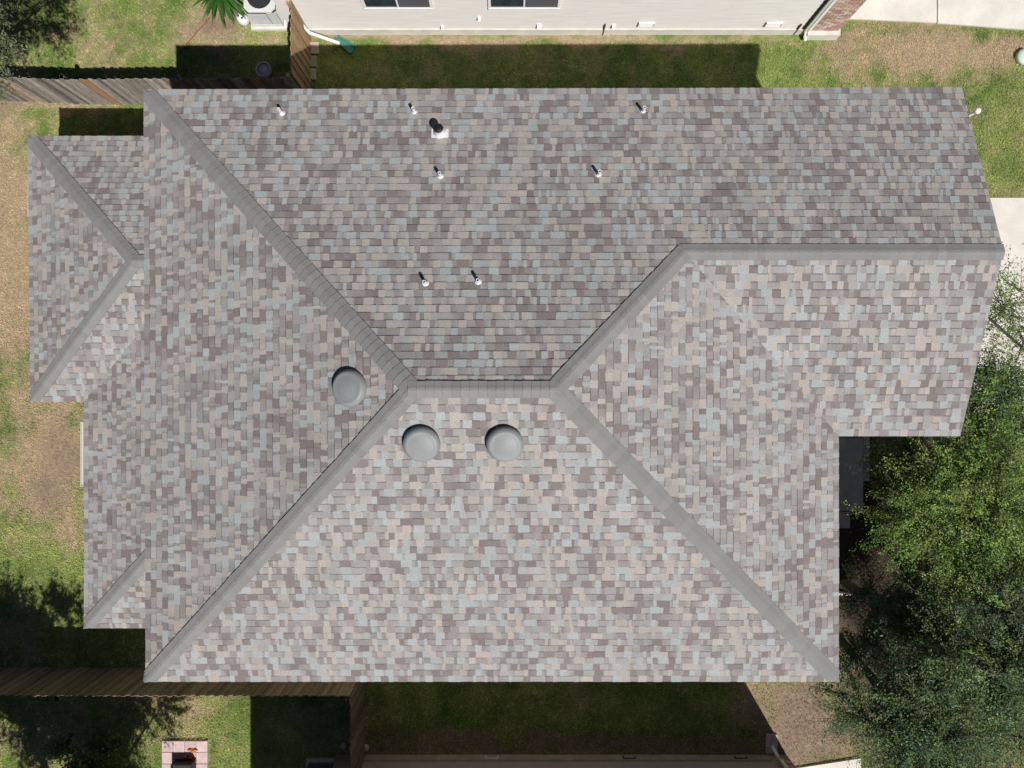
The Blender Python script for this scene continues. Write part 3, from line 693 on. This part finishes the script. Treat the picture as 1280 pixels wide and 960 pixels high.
# pink paver patio with a dark box
k = 0; pv = empty('paving', P(232,945), kind='structure')
for cx_ in range(4):
    for cy_ in range(5):
        if cx_ == 0 and cy_ == 0 and False: continue
        a = P(203+cx_*14.3, 925+(cy_+1)*14.3); b = P(203+(cx_+1)*14.3, 925+cy_*14.3); m_ = MB()
        m_.bbox(a.x+.005,a.y+.005,-.02,b.x-.005,b.y-.005,.05+random.uniform(-.004,.004),.008); m_.build('paver', M['paver'], pv)
a = P(214,975,.3); b = P(240,955,.3); rr = empty('planter', ((a.x+b.x)/2,(a.y+b.y)/2,.05), 'black rectangular planter box standing on pink pavers', 'planter')
m_ = MB(); m_.box(a.x,a.y,.05,b.x,b.y,.1)
for (x0_,y0_,x1_,y1_) in ((a.x,a.y,b.x,a.y+.03),(a.x,b.y-.03,b.x,b.y),(a.x,a.y+.03,a.x+.03,b.y-.03),(b.x-.03,a.y+.03,b.x,b.y-.03)): m_.box(x0_,y0_,.1,x1_,y1_,.34)
m_.build('box', M['black'], rr); MB().box(a.x+.03,a.y+.03,.1,b.x-.03,b.y-.03,.27).build('soil', M['felt'], rr)
for i_, (px_, py_) in enumerate(((241,938),(233,946),(240,948),(243,950))):
    q = P(px_, py_, .06); m_ = MB(); n = 10
    vs = [q+Vector((0,0,.03))] + [q+Vector((.10*math.cos(t)*(1+.5*math.cos(2*t+i_)), .06*math.sin(t), .01+.03*math.sin(3*t))) for t in [2*math.pi*j/n for j in range(n)]]
    m_.add(vs, [(0,1+j,1+(j+1)%n) for j in range(n)])
    tag(m_.build('fallen_leaf', M['orange']), ['topmost orange curled leaf on the pink pavers','orange leaf left of the others on the pink pavers','middle orange leaf of three above the planter','lowest orange leaf on the pavers, near the planter corner'][i_], 'leaf', 'orange leaves on the pink pavers')
for (px_, py_, r_, lab, c_) in ((457,934,.10,'pale stone block against the foot of the narrow fence','stone'), (458,897,.03,'tiny white pebble beside the narrow fence','pebble'), (430,932,.09,'grey block in the shade left of the narrow fence','block'), (144,97,.05,'small white pebble at the foot of the top left fence','pebble')):
    q = P(px_, py_); m_ = MB(); vs = []; n = 8
    m_.lathe((q.x,q.y,-.01), [(r_*.9,0),(r_*1.05,r_*.4),(r_*.7,r_*.9),(r_*.1,r_)], n)
    tag(m_.build(c_, M['stone']), lab, c_)

# ------------------------------------------------------------ grass
def in_poly_np(poly, x, y):
    c = np.zeros(len(x), bool)
    for i in range(len(poly)):
        a = poly[i]; b = poly[(i+1)%len(poly)]
        with np.errstate(divide='ignore', invalid='ignore'):
            t = ((a[1] > y) != (b[1] > y)) & (x < (b[0]-a[0])*(y-a[1])/(b[1]-a[1]+1e-12) + a[0])
        c ^= t
    return c
NB = 1050000
x = rng.uniform(-14.6, 14.6, NB); y = rng.uniform(-10.9, 11.2, NB)
keep = ~in_poly_np([(-6.9,-4.9),(5.7,-4.9),(5.7,-.4),(8.3,-.4),(8.3,4.9),(-6.9,4.9)], x, y) & ~in_poly_np([(-10.6,.3),(-6.7,.3),(-6.7,5.1),(-10.6,5.1)], x, y) & ~in_poly_np([(-9.4,-5.1),(-6.7,-5.1),(-6.7,.4),(-9.4,.4)], x, y)
keep &= ~((x > -5.95) & (x < 8.75) & (y > 9.25)) & ~((x > 8.3) & (y > -.85) & (y < 5.05)) & ~((x > 8.5) & (x < 9.65) & (y < -1.2) & (y > -3.6))
keep &= ~in_poly_np(e((1058,26),(1290,40),(1290,-200),(1058,-200)), x, y) & ~((x > -9.45) & (x < -8.15) & (y < -9.6)) & ~((x > -4.75) & (x < 7.2) & (y < -9.95))
keep &= ~((x>-5.48)&(x<-5.2)&(y>8.2)&(y<9.2))
x = x[keep]; y = y[keep]
c, dry, bare = gcol(x, y)
k2 = rng.random(len(x)) > np.clip(bare*1.0, 0, .97); x, y, c, dry = x[k2], y[k2], c[k2], dry[k2]; n = len(x)
clump = fbm(x, y, .13, 90, 3)
L = (.022 + .036*rng.random(n)*(.5+clump))*(1-.35*dry); az = rng.uniform(0, 2*np.pi, n) + clump*6; tl = rng.uniform(.25, 1.25, n)
dx, dy, dz = np.cos(az)*np.sin(tl), np.sin(az)*np.sin(tl), np.cos(tl); wv = .005 + .005*rng.random(n)
base = np.stack([x, y, np.full(n, -.005)], 1); sd = np.stack([-np.sin(az)*wv, np.cos(az)*wv, np.zeros(n)], 1)
V = np.concatenate([base-sd, base+sd, base+np.stack([dx*L, dy*L, dz*L+.01], 1)], 1).reshape(-1, 3)
c = c*(.7+.6*rng.random((n,1)))*np.clip(.45+1.1*clump, .5, 1.35)[:,None]*(1.12 + .25*(rng.random((n,1))-.5)*np.array([[1,.3,-.2]]))
str_ = rng.random(n) < .10; c[str_] = TAN*1.05*(.7+.6*rng.random((str_.sum(),1)))
np_mesh('grass', V, np.arange(3*n).reshape(-1,3), np.repeat(c, 3, 0), M['grass'], kind='stuff', label='mown lawn grass, green with straw coloured dry patches', category='grass') if False else tag(np_mesh('grass', V, np.arange(3*n).reshape(-1,3), np.repeat(c, 3, 0), M['grass']), 'mown lawn grass, green with straw coloured dry patches', 'grass', kind='stuff')
# leaf litter and mulch under the right hand trees, gravel bits on the bare soil
n = 14000; x = np.concatenate([rng.uniform(8.9,13,n//2), rng.normal(8.6,.9,n//4), rng.uniform(-4,7,n//4)]); y = np.concatenate([rng.uniform(-9.8,-1.2,n//2), rng.normal(-9.0,.9,n//4), rng.uniform(-9.9,-9.3,n//4)])
ok = ~((x < 5.95) & (y > -8)) & ~((x>8.5)&(x<9.65)&(y<-1.2)&(y>-3.5)) & ~((x>6.8)&(x<7.25)&(y<-9.4)) & ~((x<8.3)&(y>-1.3)); x = x[ok]; y = y[ok]; n = len(x)
r = rng.uniform(.006,.02,n); az = rng.uniform(0,6.28,n); e1 = np.stack([np.cos(az)*r, np.sin(az)*r, rng.uniform(-.01,.01,n)],1); e2 = np.stack([-np.sin(az)*r*.6, np.cos(az)*r*.6, rng.uniform(-.01,.01,n)],1)
b = np.stack([x,y,np.full(n,.012)],1); V = np.stack([b-e1,b-e2,b+e1,b+e2],1).reshape(-1,3)
pal = np.array([(.24,.14,.09),(.32,.2,.12),(.16,.10,.07),(.42,.34,.24),(.30,.13,.08),(.55,.5,.42)]); cc = .7*pal[rng.choice(6,n,p=[.28,.2,.30,.06,.14,.02])]*(.7+.6*rng.random((n,1)))
tag(np_mesh('leaf_litter', V, np.arange(4*n).reshape(-1,4), np.repeat(cc,4,0), M['ground']), 'brown fallen leaves and bark bits scattered on bare soil', 'leaf litter', kind='stuff')

# ------------------------------------------------------------ trees
def tree(name, label, base, center, rad, nspray, nleaf, leaf, cols, cat='tree', slen=.72, trunk_r=.12, group=None, seed=1, flat=.6, fill=1.0):
    R = np.random.default_rng(seed); base = Vector(base); center = Vector(center)
    root = empty(name, base, label, cat, group)
    tr = MB(); fork = base.lerp(center, .55); fork.z = base.z + (center.z-base.z)*.62
    tr.tube([base-Vector((0,0,.1)), base+Vector((0,0,.15)), base.lerp(fork,.5)+Vector((.05,-.04,0)), fork], [trunk_r*1.4, trunk_r*1.05, trunk_r*.9, trunk_r*.75], 10)
    tr.build('trunk', M['bark'], root, smooth=True)
    # sprays gathered in lobes
    nl = max(6, nspray//26); lobes = []
    for _ in range(nl):
        d = R.normal(size=3); d /= np.linalg.norm(d); d[2] = abs(d[2])*.9-.15; lobes.append((d*np.array(rad)*R.uniform(.35,.95), R.uniform(.17,.30)*fill))
    br = MB(); tips = []
    for (lc, ls) in lobes:
        lp = center + Vector(lc); mid = fork.lerp(lp, .5) + Vector(R.normal(size=3)*.12); br.tube([fork, mid, lp], [trunk_r*.42, trunk_r*.28, trunk_r*.1], 6)
    LV = []; LC = []
    for s_ in range(nspray):
        lc, ls = lobes[R.integers(nl)]; d = R.normal(size=3); d /= np.linalg.norm(d)
        st = np.array(center) + lc + d*np.array(rad)*ls*R.random()**.5*.6
        od = d*.8 + (st-np.array(center))/np.array(rad)*.8 + np.array([0,0,R.uniform(-.1,.35)]); od[2] *= flat; od /= np.linalg.norm(od)
        ln = slen*R.uniform(.5,1.25); en = st + od*ln + np.array([0,0,-.05*ln])
        if s_ % 2 == 0 :
            lp = center + Vector(lc); br.tube([lp.lerp(Vector(st),.1), Vector(st), Vector(en)], [.014,.008,.003], 4, False)
        m = max(6, int(nleaf*R.uniform(.6,1.3))); t = R.random(m)**.8
        c0 = st[None,:]*(1-t[:,None]) + en[None,:]*t[:,None] + R.normal(size=(m,3))*.038*(.6+t[:,None])
        az = R.uniform(0,6.28,m); ti = R.normal(0,.55,m)
        a = np.stack([np.cos(az)*np.cos(ti), np.sin(az)*np.cos(ti), np.sin(ti)],1); up = np.array([0,0,1.0]) + R.normal(size=(m,3))*.45
        b_ = np.cross(up, a); b_ /= np.linalg.norm(b_,axis=1)[:,None]; sz = leaf*R.uniform(.6,1.35,m)[:,None]
        LV.append(np.stack([c0-a*sz*.5, c0-b_*sz*.24, c0+a*sz*.55, c0+b_*sz*.24],1).reshape(-1,3))
        k = np.array(cols[R.choice(len(cols))])*R.uniform(.55,1.45); k = k[None,:]*R.uniform(.7,1.35,(m,1)); LC.append(np.repeat(k,4,0))
    br.build('branches', M['bark'], root, smooth=True)
    V = np.concatenate(LV); CC = np.concatenate(LC)
    np_mesh('crown', V, np.arange(len(V)).reshape(-1,4), CC, M['leaf'], root)
    return root
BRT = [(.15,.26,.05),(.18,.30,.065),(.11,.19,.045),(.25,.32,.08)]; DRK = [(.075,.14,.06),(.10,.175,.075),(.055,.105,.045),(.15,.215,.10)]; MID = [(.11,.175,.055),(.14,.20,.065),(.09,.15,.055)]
GR = 'trees right of the main roof'
def T(px, py, z): return tuple(P(px, py, z))
tree('tree', 'bright yellow green fine leaved tree right of the roof below the driveway', (10.6,-2.6,0), T(1218,635,4.0), (1.75,1.3,1.2), 1300, 78, .046, BRT, group=GR, seed=3, fill=.8, slen=1.05)
tree('tree', 'sparse green tree with open branches over the pale driveway at the right edge', (14.6,.2,0), T(1296,385,3.4), (1.15,1.6,.9), 230, 36, .05, BRT+MID, group=GR, seed=5, fill=.8, slen=.9, trunk_r=.05)
tree('tree', 'mid green tree filling the lower right corner of the frame', (12.0,-6.6,0), T(1250,815,4.4), (2.0,1.9,1.4), 1500, 70, .046, MID+DRK+BRT[:1], group=GR, seed=8, slen=.9, fill=.9)
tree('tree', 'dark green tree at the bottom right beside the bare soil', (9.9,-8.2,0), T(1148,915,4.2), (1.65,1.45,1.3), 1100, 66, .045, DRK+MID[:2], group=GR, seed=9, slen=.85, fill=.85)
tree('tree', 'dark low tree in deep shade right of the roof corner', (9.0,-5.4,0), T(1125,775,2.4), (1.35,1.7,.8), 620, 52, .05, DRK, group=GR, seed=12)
tree('tree', 'small dark green tree between the gable end and the bright tree', (10.8,-.9,0), T(1222,515,2.8), (1.3,1.05,.8), 640, 54, .05, BRT[:3]+MID+DRK[:2], group=GR, seed=13)
tree('tree', 'low mid green tree between the path and the bright tree', (10.0,-3.6,0), T(1158,600,2.6), (1.15,1.4,1.0), 620, 52, .05, MID+DRK+BRT[:1], group=GR, seed=23)
tree('tree', 'grey green tree leaning in from the left edge at the top', (-14.3,7.4,0), (-12.0,7.55,4.8), (1.85,1.75,1.1), 900, 60, .06, [(.14,.17,.10),(.11,.15,.07)], seed=15)
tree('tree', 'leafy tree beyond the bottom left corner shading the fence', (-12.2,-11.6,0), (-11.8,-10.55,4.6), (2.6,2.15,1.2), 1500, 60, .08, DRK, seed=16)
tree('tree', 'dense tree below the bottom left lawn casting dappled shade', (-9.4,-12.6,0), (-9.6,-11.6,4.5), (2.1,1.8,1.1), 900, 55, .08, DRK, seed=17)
tree('shrub', 'leafy green shrub with glossy leaves in the bottom left corner', (-11.2,-9.9,0), T(115,958,1.2), (1.2,.8,.5), 170, 40, .10, MID+BRT[:1], cat='shrub', seed=18, slen=.4, trunk_r=.05)
# yucca: sword leaves round a short stem
q = P(272,-12,1.0); yu = empty('yucca', (q.x,q.y,0), 'spiky dark green yucca at the top edge left of the air conditioner', 'yucca')
m_ = MB(); m_.tube([(q.x,q.y,-.05),(q.x+.03,q.y,.5),(q.x,q.y,.95)], [.11,.09,.08], 10); m_.build('trunk', M['bark'], yu, smooth=True)
ms = []
for v_ in range(3):
    m_ = MB(); L_ = .62+.07*v_; cs = (.045,.10+.02*v_,.02); seg = 5; vs = []
    for s_ in range(seg+1):
        t = s_/seg; wv = .048*(1-t)**.6*(.6+.8*min(1,t*4)*(1)) ; zz = -.30*t*t*(.6+.4*v_)
        vs += [(t*L_, -wv, zz+.012), (t*L_, 0, zz), (t*L_, wv, zz+.012)]
    fs = []
    for s_ in range(seg): b_ = s_*3; fs += [(b_,b_+3,b_+4,b_+1),(b_+1,b_+4,b_+5,b_+2)]
    ms.append(m_.add(vs, fs, cs).mesh('leaf', M['leaf']))
for k in range(84):
    o = bpy.data.objects.new('leaf', random.choice(ms)); COL.objects.link(o); o.parent = yu; o.location = (0,0,.92+random.uniform(-.06,.05))
    el = random.uniform(-.25,1.2); o.rotation_euler = (random.gauss(0,.2), -el, k*2.399963+random.gauss(0,.1)); o.scale = (random.uniform(.85,1.1),)*3
